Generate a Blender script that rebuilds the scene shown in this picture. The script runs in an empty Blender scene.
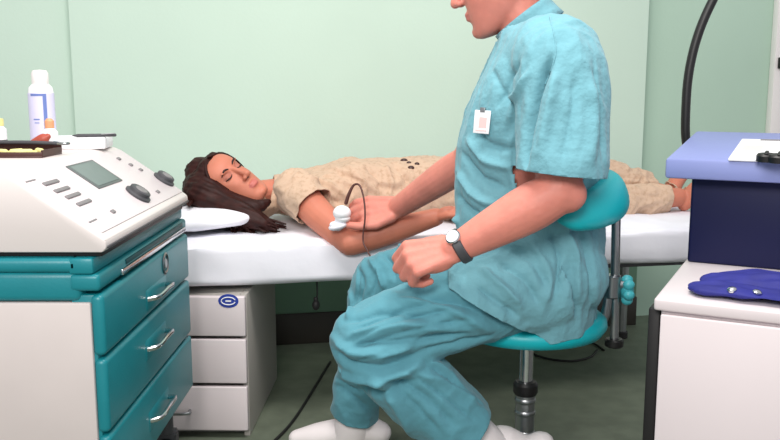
import bpy, bmesh, math, random
import numpy as np
from mathutils import Vector, Matrix, noise
from mathutils.bvhtree import BVHTree
random.seed(11)
R = math.radians
sc = bpy.context.scene
COL = sc.collection
# ------------------------------------------------------------------ camera
F, TH, CH = 850.0, R(9.0), 1.02
cT, sT = math.cos(TH), math.sin(TH)
EYE = Vector((0, 0, CH))
cam_d = bpy.data.cameras.new('camera'); cam = bpy.data.objects.new('camera', cam_d); COL.objects.link(cam)
cam.location = EYE; cam.rotation_euler = (R(90) - TH, 0, 0)
cam_d.sensor_width = 36; cam_d.lens = F / 780 * 36; cam_d.clip_start = 0.02
sc.camera = cam

def ray(px, py):
    u = (px - 390) / F; v = (220 - py) / F
    return Vector((u, cT + v * sT, -sT + v * cT))
def at(px, py, Y):
    d = ray(px, py); return EYE + d * (Y / d.y)
def atz(px, py, z):
    d = ray(px, py); return EYE + d * ((z - CH) / d.z)
RA = R(11)
def room(a, b, z=0):
    return Vector((a * math.cos(RA) - b * math.sin(RA), a * math.sin(RA) + b * math.cos(RA), z))
RU = Vector((math.cos(RA), math.sin(RA), 0)); RN = Vector((-math.sin(RA), math.cos(RA), 0)); UP = Vector((0, 0, 1))

# ------------------------------------------------------------------ materials
def lin(c):
    return tuple(((x / 255) / 12.92 if x / 255 <= .04045 else ((x / 255 + .055) / 1.055) ** 2.4) for x in c) + (1,)
MATS = {}
def mat(name, col, rough=.5, metal=0, var=0, vscale=8, bump=0, bscale=60, col2=None, thr=None, spec=.5, sheen=0, sss=0, coat=0, detail=4):
    m = bpy.data.materials.new(name); m.use_nodes = True; nt = m.node_tree; b = nt.nodes['Principled BSDF']
    b.inputs['Base Color'].default_value = lin(col); b.inputs['Roughness'].default_value = rough; b.inputs['Metallic'].default_value = metal
    b.inputs['Specular IOR Level'].default_value = spec
    if sheen: b.inputs['Sheen Weight'].default_value = sheen
    if coat: b.inputs['Coat Weight'].default_value = coat
    if sss:
        b.inputs['Subsurface Weight'].default_value = sss; b.inputs['Subsurface Radius'].default_value = (.9, .35, .2); b.inputs['Subsurface Scale'].default_value = .008
    tc = nt.nodes.new('ShaderNodeTexCoord')
    if var or col2:
        n = nt.nodes.new('ShaderNodeTexNoise'); n.inputs['Scale'].default_value = vscale; n.inputs['Detail'].default_value = detail
        nt.links.new(tc.outputs['Object'], n.inputs['Vector'])
        r = nt.nodes.new('ShaderNodeValToRGB'); nt.links.new(n.outputs['Fac'], r.inputs['Fac'])
        a = lin(col); c2 = lin(col2) if col2 else tuple(max(0, x * (1 - var)) for x in a[:3]) + (1,)
        lo, hi = thr or (.35, .65)
        r.color_ramp.elements[0].position = lo; r.color_ramp.elements[1].position = hi
        r.color_ramp.elements[0].color = c2; r.color_ramp.elements[1].color = a
        nt.links.new(r.outputs['Color'], b.inputs['Base Color'])
    if bump:
        n = nt.nodes.new('ShaderNodeTexNoise'); n.inputs['Scale'].default_value = bscale; n.inputs['Detail'].default_value = 5
        nt.links.new(tc.outputs['Object'], n.inputs['Vector'])
        bp = nt.nodes.new('ShaderNodeBump'); bp.inputs['Strength'].default_value = bump; bp.inputs['Distance'].default_value = .01
        nt.links.new(n.outputs['Fac'], bp.inputs['Height']); nt.links.new(bp.outputs['Normal'], b.inputs['Normal'])
    MATS[name] = m
    return m
M = MATS
mat('wall_paint', (199, 221, 206), .75, var=.04, vscale=1.5, bump=.05, bscale=90, spec=.2)
mat('wall_right_green', (184, 211, 193), .75, var=.04, vscale=1.5, bump=.05, bscale=90, spec=.2)  # slightly deeper green for the right wall section
mat('lower_wall_green', (122, 160, 134), .6, var=.06, vscale=3)
mat('floor_lino', (108, 117, 101), .55, var=.22, vscale=14, bump=.03, bscale=120, detail=8)
mat('skirting', (52, 48, 42), .5, var=.1)
mat('door_white', (238, 234, 232), .4)
mat('cream_plastic', (224, 216, 213), .42, var=.02, vscale=5)
mat('cart_panel', (206, 197, 194), .5, var=.04, vscale=6)
mat('teal_plastic', (20, 128, 138), .38, var=.05, vscale=20, bump=.04, bscale=200)
mat('teal_dark', (15, 72, 78), .5)
mat('chrome', (205, 208, 210), .22, metal=1)
mat('steel', (165, 168, 170), .35, metal=1)
mat('black', (18, 17, 18), .45)
mat('rubber', (28, 27, 28), .6)
mat('dark_grey', (70, 70, 74), .5)
mat('button_grey', (128, 124, 126), .5)
mat('lcd', (118, 132, 128), .6, var=.05, vscale=30)
mat('lcd_frame', (92, 98, 98), .4)
mat('white_laminate', (222, 212, 214), .4, var=.02, vscale=4)
mat('grey_laminate', (170, 166, 160), .5, var=.03)
mat('sheet', (240, 240, 248), .85, var=.02, vscale=5, bump=.12, bscale=25, spec=.1, sheen=.1)
mat('pillow_case', (244, 244, 250), .85, bump=.12, bscale=22, spec=.1, sheen=.1)
mat('stool_teal', (0, 170, 180), .42, bump=.05, bscale=140)
mat('knob_cyan', (70, 176, 186), .4)
mat('scrub_cloth', (114, 168, 180), .88, var=.1, vscale=6, bump=.4, bscale=60, spec=.12, sheen=.15)
mat('scrub_trouser', (94, 154, 168), .88, var=.12, vscale=6, bump=.5, bscale=28, spec=.12, sheen=.15)
mat('skin_man', (222, 140, 124), .5, var=.14, vscale=22, sss=.12, bump=.1, bscale=80, spec=.35)
mat('skin_woman', (206, 128, 104), .5, var=.1, vscale=16, sss=.12, bump=.04, bscale=90, spec=.35)
mat('lips', (200, 112, 102), .45)
mat('lips_man', (204, 120, 110), .5)
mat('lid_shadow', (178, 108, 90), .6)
mat('lash', (48, 26, 22), .7)
mat('eye_white', (225, 215, 208), .2)
mat('iris', (60, 38, 26), .2)
mat('hair_brown', (54, 20, 15), .55, var=.5, vscale=40, spec=.25)
mat('hair_grey', (120, 112, 104), .6, var=.3, vscale=60)
mat('dress_cloth', (204, 176, 152), .9, col2=(186, 156, 131), vscale=75, thr=(.30, .5), bump=.3, bscale=28, spec=.1, sheen=.1, detail=6)
mat('legging_cloth', (212, 184, 158), .9, var=.15, vscale=20, bump=.25, bscale=25, spec=.1)
mat('white_shoe', (236, 228, 228), .5, bump=.05)
mat('sole', (150, 145, 140), .6)
mat('navy', (15, 20, 64), .5, var=.1, vscale=3, spec=.3)
mat('lid_blue', (136, 146, 200), .45, var=.04, vscale=5)
mat('royal_cloth', (34, 38, 132), .7, var=.25, vscale=14, bump=.3, bscale=24)
mat('logo_blue', (44, 66, 160), .4)
mat('white_print', (245, 245, 248), .5)
mat('label_lilac', (214, 212, 238), .5)
mat('label_blue', (108, 128, 190), .5)
mat('orange_cap', (232, 164, 120), .5)
mat('red_plastic', (176, 78, 60), .45)
mat('yellow', (236, 226, 150), .55)
mat('tray_brown', (70, 34, 28), .4)
mat('teal_cap', (60, 110, 120), .4)
mat('blue_plastic', (120, 190, 220), .4)
mat('badge_photo', (228, 196, 194), .5)
mat('badge_red', (205, 110, 110), .5)
mat('cable_brown', (84, 46, 40), .5)
mat('brooch', (62, 34, 30), .4)

# ------------------------------------------------------------------ mesh helpers
def mesh_from(bm, name):
    me = bpy.data.meshes.new(name); bm.normal_update(); bm.to_mesh(me); bm.free(); return me
def obj(name, bm, m, parent=None, sharp=35, loc=None):
    me = bm if isinstance(bm, bpy.types.Mesh) else mesh_from(bm, name)
    me.name = name
    o = bpy.data.objects.new(name, me); COL.objects.link(o)
    if m is not None:
        me.materials.clear(); me.materials.append(M[m])
    if len(me.polygons):
        me.shade_smooth()
        if sharp: me.set_sharp_from_angle(angle=R(sharp))
    if parent is not None: o.parent = parent
    if loc is not None: o.location = loc
    return o
def thing(name, label, cat, loc=(0, 0, 0), rz=0, group=None):
    o = bpy.data.objects.new(name, None); COL.objects.link(o); o.empty_display_size = .05
    o.location = loc; o.rotation_euler = (0, 0, rz); return tag(o, label, cat, group)
def tag(o, label, cat, group=None):
    o['label'] = label; o['category'] = cat
    if group: o['group'] = group
    return o
def struct(name, bm, m, rot=0, loc=(0, 0, 0)):
    o = obj(name, bm, m); o['kind'] = 'structure'; o.rotation_euler.z = rot; o.location = loc; return o
def B(): return bmesh.new()

def box(bm, x0, x1, y0, y1, z0, z1, bev=0, seg=2, mtx=None):
    t = bmesh.new(); bmesh.ops.create_cube(t, size=1)
    for v in t.verts:
        v.co = Vector(((x0 + x1) / 2 + v.co.x * (x1 - x0), (y0 + y1) / 2 + v.co.y * (y1 - y0), (z0 + z1) / 2 + v.co.z * (z1 - z0)))
    if bev: bmesh.ops.bevel(t, geom=list(t.edges), offset=bev, segments=seg, affect='EDGES', profile=.5)
    return merge(bm, t, mtx)
def merge(bm, t, mtx=None):
    if mtx is not None: t.transform(mtx)
    me = bpy.data.meshes.new('tmp'); t.to_mesh(me); t.free(); bm.from_mesh(me); bpy.data.meshes.remove(me); return bm
def ell(bm, c, r, rot=None, u=24, v=16):
    t = bmesh.new(); bmesh.ops.create_uvsphere(t, u_segments=u, v_segments=v, radius=1)
    if not hasattr(r, '__len__'): r = (r, r, r)
    m = Matrix.Diagonal((r[0], r[1], r[2], 1))
    if rot is not None: m = rot.to_4x4() @ m
    return merge(bm, t, Matrix.Translation(Vector(c)) @ m)
def frame(x=None, y=None, z=None):
    """rotation whose columns are given axes (the missing one follows)"""
    if x is not None: x = Vector(x).normalized()
    if y is not None: y = Vector(y).normalized()
    if z is not None: z = Vector(z).normalized()
    if z is None: z = x.cross(y).normalized(); y = z.cross(x)
    elif x is None: x = y.cross(z).normalized(); y = z.cross(x)
    else: y = z.cross(x).normalized(); x = y.cross(z)
    return Matrix((x, y, z)).transposed()
def spline(pts, n=6):
    """Catmull-Rom through rows of numbers"""
    P = np.array([list(p) for p in pts], float)
    if len(P) < 3:
        t = np.linspace(0, 1, n + 1)[:, None]; return P[0] * (1 - t) + P[-1] * t
    Q = np.vstack([2 * P[0] - P[1], P, 2 * P[-1] - P[-2]]); out = []
    for i in range(1, len(Q) - 2):
        a, b, c, d = Q[i - 1], Q[i], Q[i + 1], Q[i + 2]
        for k in range(n):
            t = k / n
            out.append(.5 * ((2 * b) + (c - a) * t + (2 * a - 5 * b + 4 * c - d) * t * t + (3 * b - a - 3 * c + d) * t ** 3))
    out.append(P[-1]); return np.array(out)
def tube(bm, pts, rad, n=14, smooth=5, flat=1.0, ref=None, round_ends=True):
    """swept tube; rad number or list; flat scales the section along ref direction"""
    rr = rad if hasattr(rad, '__len__') else [rad] * len(pts)
    rows = spline([(p[0], p[1], p[2], r) for p, r in zip(pts, rr)], smooth) if smooth > 1 else np.array([(p[0], p[1], p[2], r) for p, r in zip(pts, rr)])
    P = [Vector(r[:3]) for r in rows]; rd = [max(1e-5, r[3]) for r in rows]
    k = len(P); prev = None; rings = []
    if round_ends:
        d0 = (P[0] - P[1]).normalized(); d1 = (P[-1] - P[-2]).normalized()
        pre = [(P[0] + d0 * rd[0] * math.sin(a), rd[0] * math.cos(a)) for a in (R(85), R(60), R(30))]
        post = [(P[-1] + d1 * rd[-1] * math.sin(a), rd[-1] * math.cos(a)) for a in (R(30), R(60), R(85))]
        P = [p for p, _ in pre] + P + [p for p, _ in post]; rd = [r for _, r in pre] + rd + [r for _, r in post]; k = len(P)
    for i in range(k):
        t = (P[min(i + 1, k - 1)] - P[max(i - 1, 0)]).normalized()
        if ref is not None:
            a = Vector(ref) - t * t.dot(Vector(ref)); a.normalize()
        elif prev is None:
            a = t.orthogonal().normalized()
        else:
            a = (prev - t * t.dot(prev)).normalized()
        prev = a; b = t.cross(a)
        rings.append([bm.verts.new(P[i] + (a * flat * math.cos(2 * math.pi * j / n) + b * math.sin(2 * math.pi * j / n)) * rd[i]) for j in range(n)])
    skin(bm, rings); return bm
def skin(bm, rings, cap=True, closed=True):
    n = len(rings[0])
    for a, b in zip(rings, rings[1:]):
        for j in range(n if closed else n - 1):
            bm.faces.new((a[j], a[(j + 1) % n], b[(j + 1) % n], b[j]))
    if cap:
        bm.faces.new(list(reversed(rings[0]))); bm.faces.new(rings[-1])
def lathe(bm, prof, c=(0, 0, 0), n=28, mtx=None):
    t = bmesh.new()
    rings = [[t.verts.new((max(r, 1e-4) * math.cos(2 * math.pi * j / n), max(r, 1e-4) * math.sin(2 * math.pi * j / n), z)) for j in range(n)] for r, z in prof]
    skin(t, rings); bmesh.ops.recalc_face_normals(t, faces=list(t.faces))
    return merge(bm, t, Matrix.Translation(Vector(c)) @ (mtx.to_4x4() if mtx is not None else Matrix.Identity(4)))
def cyl(bm, a, b, r, n=20, r2=None):
    a = Vector(a); b = Vector(b); d = b - a; L = d.length; e = min(r * .15, L * .2)
    r2 = r if r2 is None else r2
    q = d.to_track_quat('Z', 'Y').to_matrix()
    return lathe(bm, [(0, 0), (r - e, 0), (r, e), (r2, L - e), (r2 - e, L), (0, L)], a, n, q)
def prism(bm, poly, y0, y1, mtx=None, bev=0):
    """poly in (x,z) extruded along y"""
    t = bmesh.new()
    a = [t.verts.new((x, y0, z)) for x, z in poly]; b = [t.verts.new((x, y1, z)) for x, z in poly]
    t.faces.new(a); t.faces.new(list(reversed(b))); n = len(poly)
    for i in range(n): t.faces.new((a[i], b[i], b[(i + 1) % n], a[(i + 1) % n]))
    bmesh.ops.recalc_face_normals(t, faces=list(t.faces))
    if bev: bmesh.ops.bevel(t, geom=list(t.edges), offset=bev, segments=2, affect='EDGES', profile=.5)
    return merge(bm, t, mtx)
def loft(bm, rings, n=48, power=2.0, sub=5):
    """rings: (center Vector, axisA Vector, axisB Vector)"""
    rows = spline([tuple(c) + tuple(a) + tuple(b) for c, a, b in rings], sub)
    R_ = []
    for r in rows:
        c, a, b = Vector(r[:3]), Vector(r[3:6]), Vector(r[6:9]); q = []
        for j in range(n):
            t = 2 * math.pi * j / n; ct, st = math.cos(t), math.sin(t)
            e = 2 / power
            q.append(bm.verts.new(c + a * math.copysign(abs(ct) ** e, ct) + b * math.copysign(abs(st) ** e, st)))
        R_.append(q)
    skin(bm, R_); return bm
def fuse(bm, voxel, smooth=4, factor=.5):
    bmesh.ops.recalc_face_normals(bm, faces=list(bm.faces))
    me = mesh_from(bm, 'fuse'); o = bpy.data.objects.new('fuse', me); COL.objects.link(o)
    r = o.modifiers.new('r', 'REMESH'); r.mode = 'VOXEL'; r.voxel_size = voxel; r.adaptivity = 0
    if smooth:
        s = o.modifiers.new('s', 'SMOOTH'); s.factor = factor; s.iterations = smooth
    dg = bpy.context.evaluated_depsgraph_get(); dg.update()
    out = bpy.data.meshes.new_from_object(o.evaluated_get(dg))
    bpy.data.objects.remove(o); bpy.data.meshes.remove(me)
    return out
def arr(me):
    co = np.empty(len(me.vertices) * 3); me.vertices.foreach_get('co', co)
    no = np.empty(len(me.vertices) * 3); me.vertices.foreach_get('normal', no)
    return co.reshape(-1, 3), no.reshape(-1, 3)
def setco(me, co):
    me.vertices.foreach_set('co', co.ravel()); me.update()
def bvh_of(me):
    b = bmesh.new(); b.from_mesh(me); t = BVHTree.FromBMesh(b); b.free(); return t
def hit(bvh, px, py):
    d = ray(px, py).normalized(); r = bvh.ray_cast(EYE, d, 20)
    return (r[0], r[1]) if r[0] is not None else (None, None)
def folds(me, lst, crumple=0, cscale=9, stretch=(1, 1, 1), seed=0, gain=1.7):
    """push cloth along real folds: each (pixels of the line, height mm, width mm)"""
    co, no = arr(me); bvh = bvh_of(me); disp = np.zeros(len(co))
    for line, h, w in lst:
        L = spline(line, 6) if len(line) > 2 else spline(line, 10); pts = []
        for p in L:
            q, _ = hit(bvh, p[0], p[1])
            if q is not None: pts.append(q)
        if len(pts) < 2: continue
        P = np.array(pts); best = np.full(len(co), 9.); tt = np.zeros(len(co))
        for i in range(len(P) - 1):
            a, b = P[i], P[i + 1]; ab = b - a
            if np.linalg.norm(ab) > .08: continue
            t = np.clip(((co - a) @ ab) / max(ab @ ab, 1e-9), 0, 1)
            d = np.linalg.norm(co - (a + t[:, None] * ab), axis=1)
            m = d < best; best[m] = d[m]; tt[m] = (i + t[m]) / (len(P) - 1)
        taper = np.clip(np.minimum(tt, 1 - tt) * 5 + .25, 0, 1); w_ = w / 1000
        disp += gain * h / 1000 * taper * (np.exp(-(best / w_) ** 2) if h > 0 else np.exp(-(best / w_) ** 1.3))
    if crumple:
        off = Vector((seed * 3.1, seed * 1.7, seed))
        for i, c in enumerate(co):
            v = Vector((c[0] * stretch[0], c[1] * stretch[1], c[2] * stretch[2])) * cscale + off
            w1 = noise.noise(v * .6)
            disp[i] += crumple / 1000 * (1 - 2 * abs(noise.noise(v + Vector((w1, w1, -w1)) * 1.2)) - .5) + crumple / 2600 * (1 - 2 * abs(noise.noise(v * 2.3 + Vector((w1, -w1, w1)))) - .5)
    setco(me, co + no * disp[:, None])
def cut(me, planes):
    """open cloth ends: (point, outward normal, radius)"""
    b = bmesh.new(); b.from_mesh(me)
    for p, n, r in planes:
        p = Vector(p); n = Vector(n).normalized()
        fs = [f for f in b.faces if (f.calc_center_median() - p).length < r]
        g = set(fs)
        for f in fs: g.update(f.edges); g.update(f.verts)
        res = bmesh.ops.bisect_plane(b, geom=list(g), plane_co=p, plane_no=n)
        dead = [f for f in b.faces if (f.calc_center_median() - p).length < r and (f.calc_center_median() - p).dot(n) > 0]
        bmesh.ops.delete(b, geom=dead, context='FACES')
    b.to_mesh(me); b.free(); me.update()
def local(me, loc):
    me.transform(Matrix.Translation(-Vector(loc))); return me
def thick(o, t):
    m = o.modifiers.new('cloth_thickness', 'SOLIDIFY'); m.thickness = t; m.offset = -1; return o
def copy_tree(o, parent=None):
    c = o.copy(); COL.objects.link(c); c.parent = parent
    for ch in [x for x in o.children]: copy_tree(ch, c)
    return c

# ------------------------------------------------------------------ room
struct('floor', box(B(), -3, 3.5, -1.2, 4.6, -.08, 0), 'floor_lino')
WB = 3.296
struct('wall_back', box(B(), -.535, 1.718, WB, WB + .35, 0, 2.7), 'wall_paint', RA)
struct('wall_right', box(B(), 1.718, 3.4, WB + .12, WB + .35, 0, 2.7), 'wall_right_green', RA)
struct('wall_left', box(B(), -2.6, -.535, WB + .03, WB + .35, 0, 2.7), 'wall_paint', RA)
struct('baseboard_back', box(B(), -.53, 1.718, WB - .016, WB, 0, .125, .004), 'skirting', RA)
struct('baseboard_left', box(B(), -2.6, -.54, WB + .014, WB + .03, 0, .125, .004), 'skirting', RA)
struct('lower_wall_strip', box(B(), -.53, 1.717, WB - .006, WB, .125, .56, .002), 'lower_wall_green', RA)  # thin deeper green strip on the lower wall behind the couch
# white door in the recessed wall at the right
pd = at(773, 60, 3.62); ad = pd.dot(RU) + .10; wb = WB + .12
dr = struct('door_1', box(B(), ad + .075, ad + .9, wb - .022, wb - .001, .01, 2.05, .004), 'door_white', RA)
tr = obj('door_frame', None or (lambda b: (box(b, ad, ad + .07, wb - .04, wb - .001, 0, 2.12, .005), box(b, ad + .9, ad + .97, wb - .04, wb - .001, 0, 2.12, .005), box(b, ad + .07, ad + .9, wb - .04, wb - .001, 2.055, 2.12, .005), b)[-1])(B()), 'door_white', dr)
zl = at(777, 62, 3.6).z
hb = box(B(), ad + .012, ad + .075, wb - .058, wb - .041, zl - .024, zl + .024, .003); box(hb, ad + .02, ad + .07, wb - .075, wb - .058, zl - .008, zl + .008, .003)
obj('latch', hb, 'black', dr)

# ------------------------------------------------------------------ examination couch
ca0, ca1, cb0, cb1 = -.31, 1.63, 2.433, 3.17
couch = thing('examination_couch', 'examination couch with dark frame along the pale green wall', 'couch', room((ca0 + ca1) / 2, (cb0 + cb1) / 2), RA)
hl, hw = (ca1 - ca0) / 2, (cb1 - cb0) / 2
b = B(); box(b, -hl, hl, -hw + .03, -hw + .06, .446, .468, .004); box(b, -hl, hl, hw - .045, hw - .01, .425, .462, .004)
box(b, -hl, -hl + .04, -hw + .04, hw - .04, .425, .462, .004); box(b, hl - .04, hl, -hw + .04, hw - .04, .425, .462, .004)
obj('couch_frame', b, 'dark_grey', couch)
for sx, sy in ((-1, 1), (1, -1), (1, 1)):
    b = B(); cyl(b, (sx * (hl - .06), sy * (hw - .05), .012), (sx * (hl - .06), sy * (hw - .05), .43), .02); 
    lg = obj('leg', b, 'steel', couch)
    obj('foot_cap', cyl(B(), (sx * (hl - .06), sy * (hw - .05), 0), (sx * (hl - .06), sy * (hw - .05), .03), .026), 'rubber', lg)
# mattress with its white fitted sheet (wavy hem)
def slab_sheet():
    bm = B(); nx, ny = 90, 30; z1 = .578
    out = []
    def prof(i, j):
        pass
    # rounded box made of a closed section swept along the length
    n = 64; rings = []
    for i in range(nx + 1):
        x = -hl - .01 + (2 * hl + .02) * i / nx
        end = min(1, min(i, nx - i) / 2.0); shr = .97 + .03 * math.sin(end * math.pi / 2)
        ring = []
        zb = .438 + .010 * noise.noise(Vector((x * 3, 0, 4))) + .02 * max(0, x / hl)
        for j in range(n):
            t = 2 * math.pi * j / n; ct, st = math.cos(t), math.sin(t); e = 2 / 7
            y = math.copysign(abs(ct) ** e, ct) * (hw + .008); z = (z1 + zb) / 2 + math.copysign(abs(st) ** e, st) * (z1 - zb) / 2 * shr
            f = .010 * noise.noise(Vector((x * 5, j * .25, 1))) + .005 * noise.noise(Vector((x * 17, j * .5, 7)))
            ring.append(bm.verts.new((x, y * (1 + f), z + (f if z > .52 else 0))))
        rings.append(ring)
    skin(bm, rings); bmesh.ops.recalc_face_normals(bm, faces=list(bm.faces)); return bm
obj('mattress', slab_sheet(), 'sheet', couch, 50)
# draped cover hanging a little lower along the front
# pillow
pc = at(226, 213, 2.70)
pil = tag(obj('pillow', None or (lambda b: ell(b, (0, 0, 0), (1, 1, 1), u=40, v=24))(B()), 'pillow_case', sharp=0), 'white pillow under the head of the lying woman', 'pillow')
for v in pil.data.vertices:
    x, y, z = v.co; k = 2 / 4.0
    def sp(a, e): return math.copysign(abs(a) ** e, a)
    rxy = math.hypot(x, y) + 1e-6; cx, cy = x / rxy, y / rxy; m_ = max(1e-9, abs(cx) ** 4 + abs(cy) ** 4) ** -.25
    h = z * (1 - .0 * rxy)
    v.co = Vector((cx * m_ * rxy * .185, cy * m_ * rxy * .27, sp(z, .8) * .036 + .004 * noise.noise(Vector((x * 3, y * 3, z)))))
pil.location = room(-.095, 2.77, .617); pil.rotation_euler = (0, R(-3), RA)

# drawer pedestal (white) below the couch head
pp = at(249, 335, 2.36); PZ = .428
ped = thing('drawer_pedestal', 'white drawer pedestal with a blue oval sticker under the couch', 'cabinet', (pp.x - .215, 2.36 + .26, 0), R(-1.5))
W2, D2 = .215, .26
b = B(); box(b, -W2, -W2 + .018, -D2 + .02, D2, .0, PZ, .002); box(b, W2 - .018, W2, -D2 + .02, D2, 0, PZ, .002)
box(b, -W2 + .018, W2 - .018, -D2 + .02, D2, PZ - .018, PZ, .002); box(b, -W2 + .018, W2 - .018, D2 - .012, D2, 0, PZ - .018); box(b, -W2 + .018, W2 - .018, -D2 + .05, D2 - .02, .0, .018)
obj('carcass', b, 'grey_laminate', ped)
for k, (z0, z1) in enumerate(((.309, .426), (.168, .300), (.024, .158))):
    d = obj('drawer', box(B(), -W2, W2 - .002, -D2 - .002, -D2 + .018, z0, z1, .004, 3), 'white_laminate', ped)
    zc = (z0 + z1) / 2 + (.0 if k < 2 else -.005); b = B()
    tube(b, [(-.045, -D2 - .004, zc), (-.042, -D2 - .028, zc), (.042, -D2 - .028, zc), (.045, -D2 - .004, zc)], .005, 10, 4)
    obj('handle', b, 'steel', d)
    if k == 0:
        b = B(); lathe(b, [(0, 0), (1, 0), (1, .0015), (0, .0018)], n=32); b.transform(Matrix.Translation((W2 - .048, -D2 - .0015, z0 + .105)) @ Matrix.Rotation(R(90), 4, 'X') @ Matrix.Diagonal((.029, .02, 1, 1)))
        s = obj('sticker', b, 'logo_blue', d)
        b = B()
        t = [(W2 - .048 + .02 * math.cos(a), -D2 - .0035, z0 + .105 + .011 * math.sin(a)) for a in [R(x) for x in range(20, 341, 20)]]
        tube(b, t, .0016, 6, 2); box(b, W2 - .056, W2 - .04, -D2 - .0045, -D2 - .003, z0 + .103, z0 + .107)
        obj('emblem', b, 'white_print', s)

# ------------------------------------------------------------------ teal medical cart
CX = -.535   # right face
cY0, cY1, cz0, cz1 = 1.516, 2.172, .222, .71
cart = thing('medical_cart', 'teal and white medical drawer cart under the control console', 'cart', (CX - .26, (cY0 + cY1) / 2, 0))
dx, dy = .26, (cY1 - cY0) / 2
b = B(); box(b, -dx, dx - .02, -dy + .004, dy, cz0, cz1 - .085, .008)
obj('cabinet_body', b, 'cart_panel', cart)
b = B(); box(b, dx - .05, dx - .006, -dy + .002, dy - .0, cz0, cz1 - .07, .003); obj('drawer_frame', b, 'teal_plastic', cart)
b = B(); box(b, -dx - .01, dx - .03, -dy - .006, dy + .006, cz1 - .028, cz1, .01, 3); box(b, -dx - .008, dx - .03, -dy - .004, dy + .004, cz1 - .082, cz1 - .026, .012, 3)
obj('top_rim', b, 'teal_plastic', cart)
b = B(); box(b, -dx, dx - .013, -dy - .006, -dy + .014, cz0, cz1 - .083, .004)
obj('side_panel', b, 'cart_panel', cart)
# corner posts (teal) beside the drawers
# work shelf just under the console on the drawer side
b = B(); box(b, dx - .05, dx - .004, -dy - .006, dy + .006, cz1 - .03, cz1, .006); box(b, dx - .05, dx + .006, -dy - .006, dy + .006, cz1 - .062, cz1 - .03, .008, 3)
sh = obj('pull_out_shelf', b, 'teal_plastic', cart)
obj('shelf_trim', box(B(), dx + .002, dx + .011, -dy + .12, dy - .02, cz1 - .06, cz1 - .047, .003), 'chrome', sh)
obj('shelf_slot', box(B(), dx - .01, dx + .0085, -dy + .15, dy - .04, cz1 - .044, cz1 - .034, .002), 'teal_dark', sh)
zs = [cz1 - .066, .515, .36, cz0]
H_ = (cz1 - .066 - cz0)
zs = [cz1 - .066, cz1 - .066 - H_ * .29, cz1 - .066 - H_ * .645, cz0]
for k in range(3):
    z1_, z0_ = zs[k] - .003, zs[k + 1] + .003
    d = obj('drawer', box(B(), dx - .014, dx + .010, -dy - .004, dy + .004, z0_, z1_, .010, 4), 'teal_plastic', cart)
    yc = .0 if k else .02; zc = (z0_ + z1_) / 2 + (.0 if k else -.018)
    if k == 1: zc += .012
    b = B(); tube(b, [(dx + .004, yc - .075, zc - .004), (dx + .03, yc - .06, zc), (dx + .034, yc, zc + .004), (dx + .03, yc + .06, zc), (dx + .004, yc + .075, zc - .004)], .0065, 10, 4, flat=.8)
    h = obj('handle', b, 'chrome', d)
    b = B(); box(b, dx + .004, dx + .0115, yc - .085, yc + .085, zc - .03, zc + .02, .005); obj('recess_plate', b, 'teal_dark' if 0 else 'teal_plastic', d)
    if k == 0:
        b = B(); lathe(b, [(.022, 0), (.026, .002), (.022, .004), (.018, .002), (.022, 0)], n=28, mtx=Matrix.Rotation(R(90), 3, 'Y'), c=(dx + .0095, .1, zc + .045)); cyl(b, (dx + .004, .1, zc + .045), (dx + .013, .1, zc + .045), .012)
        obj('lock', b, 'steel', d)
for sx in (-1, 1):
    for sy in (-1, 1):
        x, y = sx * (dx - .05), sy * (dy - .06); b = B(); cyl(b, (x, y, .12), (x, y, cz0 + .005), .018); box(b, x - .022, x + .022, y - .006, y + .03, .1, .125, .004)
        box(b, x - .024, x - .018, y - .004, y + .028, .045, .115); box(b, x + .018, x + .024, y - .004, y + .028, .045, .115)
        c_ = obj('caster', b, 'dark_grey', cart)
        b = B(); cyl(b, (x - .016, y + .012, .055), (x + .016, y + .012, .055), .055, 28); obj('wheel', b, 'rubber', c_)

# control console with sloping panel
KX = -.515
con = thing('control_console', 'white control console with sloping panel and grey display on the cart', 'console', (KX, (cY0 + cY1) / 2, cz1 + .0095), 0)
ky0, ky1 = 1.516 - 1.844, 2.15 - 1.844
px_, pz_ = -.19, .148
prof = [(0, .008), (-.008, .0), (-.53, .0), (-.53, .15), (-.195, .15), (-.175, .145), (-.003, .026), (.0, .021)]
b = B(); prism(b, prof, ky0, ky1, bev=.004); obj('housing', b, 'cream_plastic', con)
b = B(); box(b, -.012, .003, ky0 + .006, ky1 - .006, .007, .012, .001); obj('front_trim', b, 'dark_grey', con)
b = B(); box(b, -.5, -.012, ky0 + .012, ky1 - .012, -.0092, .004, .002); obj('gap_shade', b, 'black', con)  # black pad stands in for the shadow gap under the console
# panel frame: origin at lower edge, axis e up-slope
e = (Vector((-.175, 0, .145)) - Vector((-.003, 0, .026))).normalized(); yv = Vector((0, 1, 0)); nn = yv.cross(e).normalized()
if nn.z < 0: nn = -nn
PM = Matrix.Translation((-.003, 0, .026)) @ Matrix((( -yv.x, e.x, nn.x, 0), (-yv.y, e.y, nn.y, 0), (-yv.z, e.z, nn.z, 0), (0, 0, 0, 1)))
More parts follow.
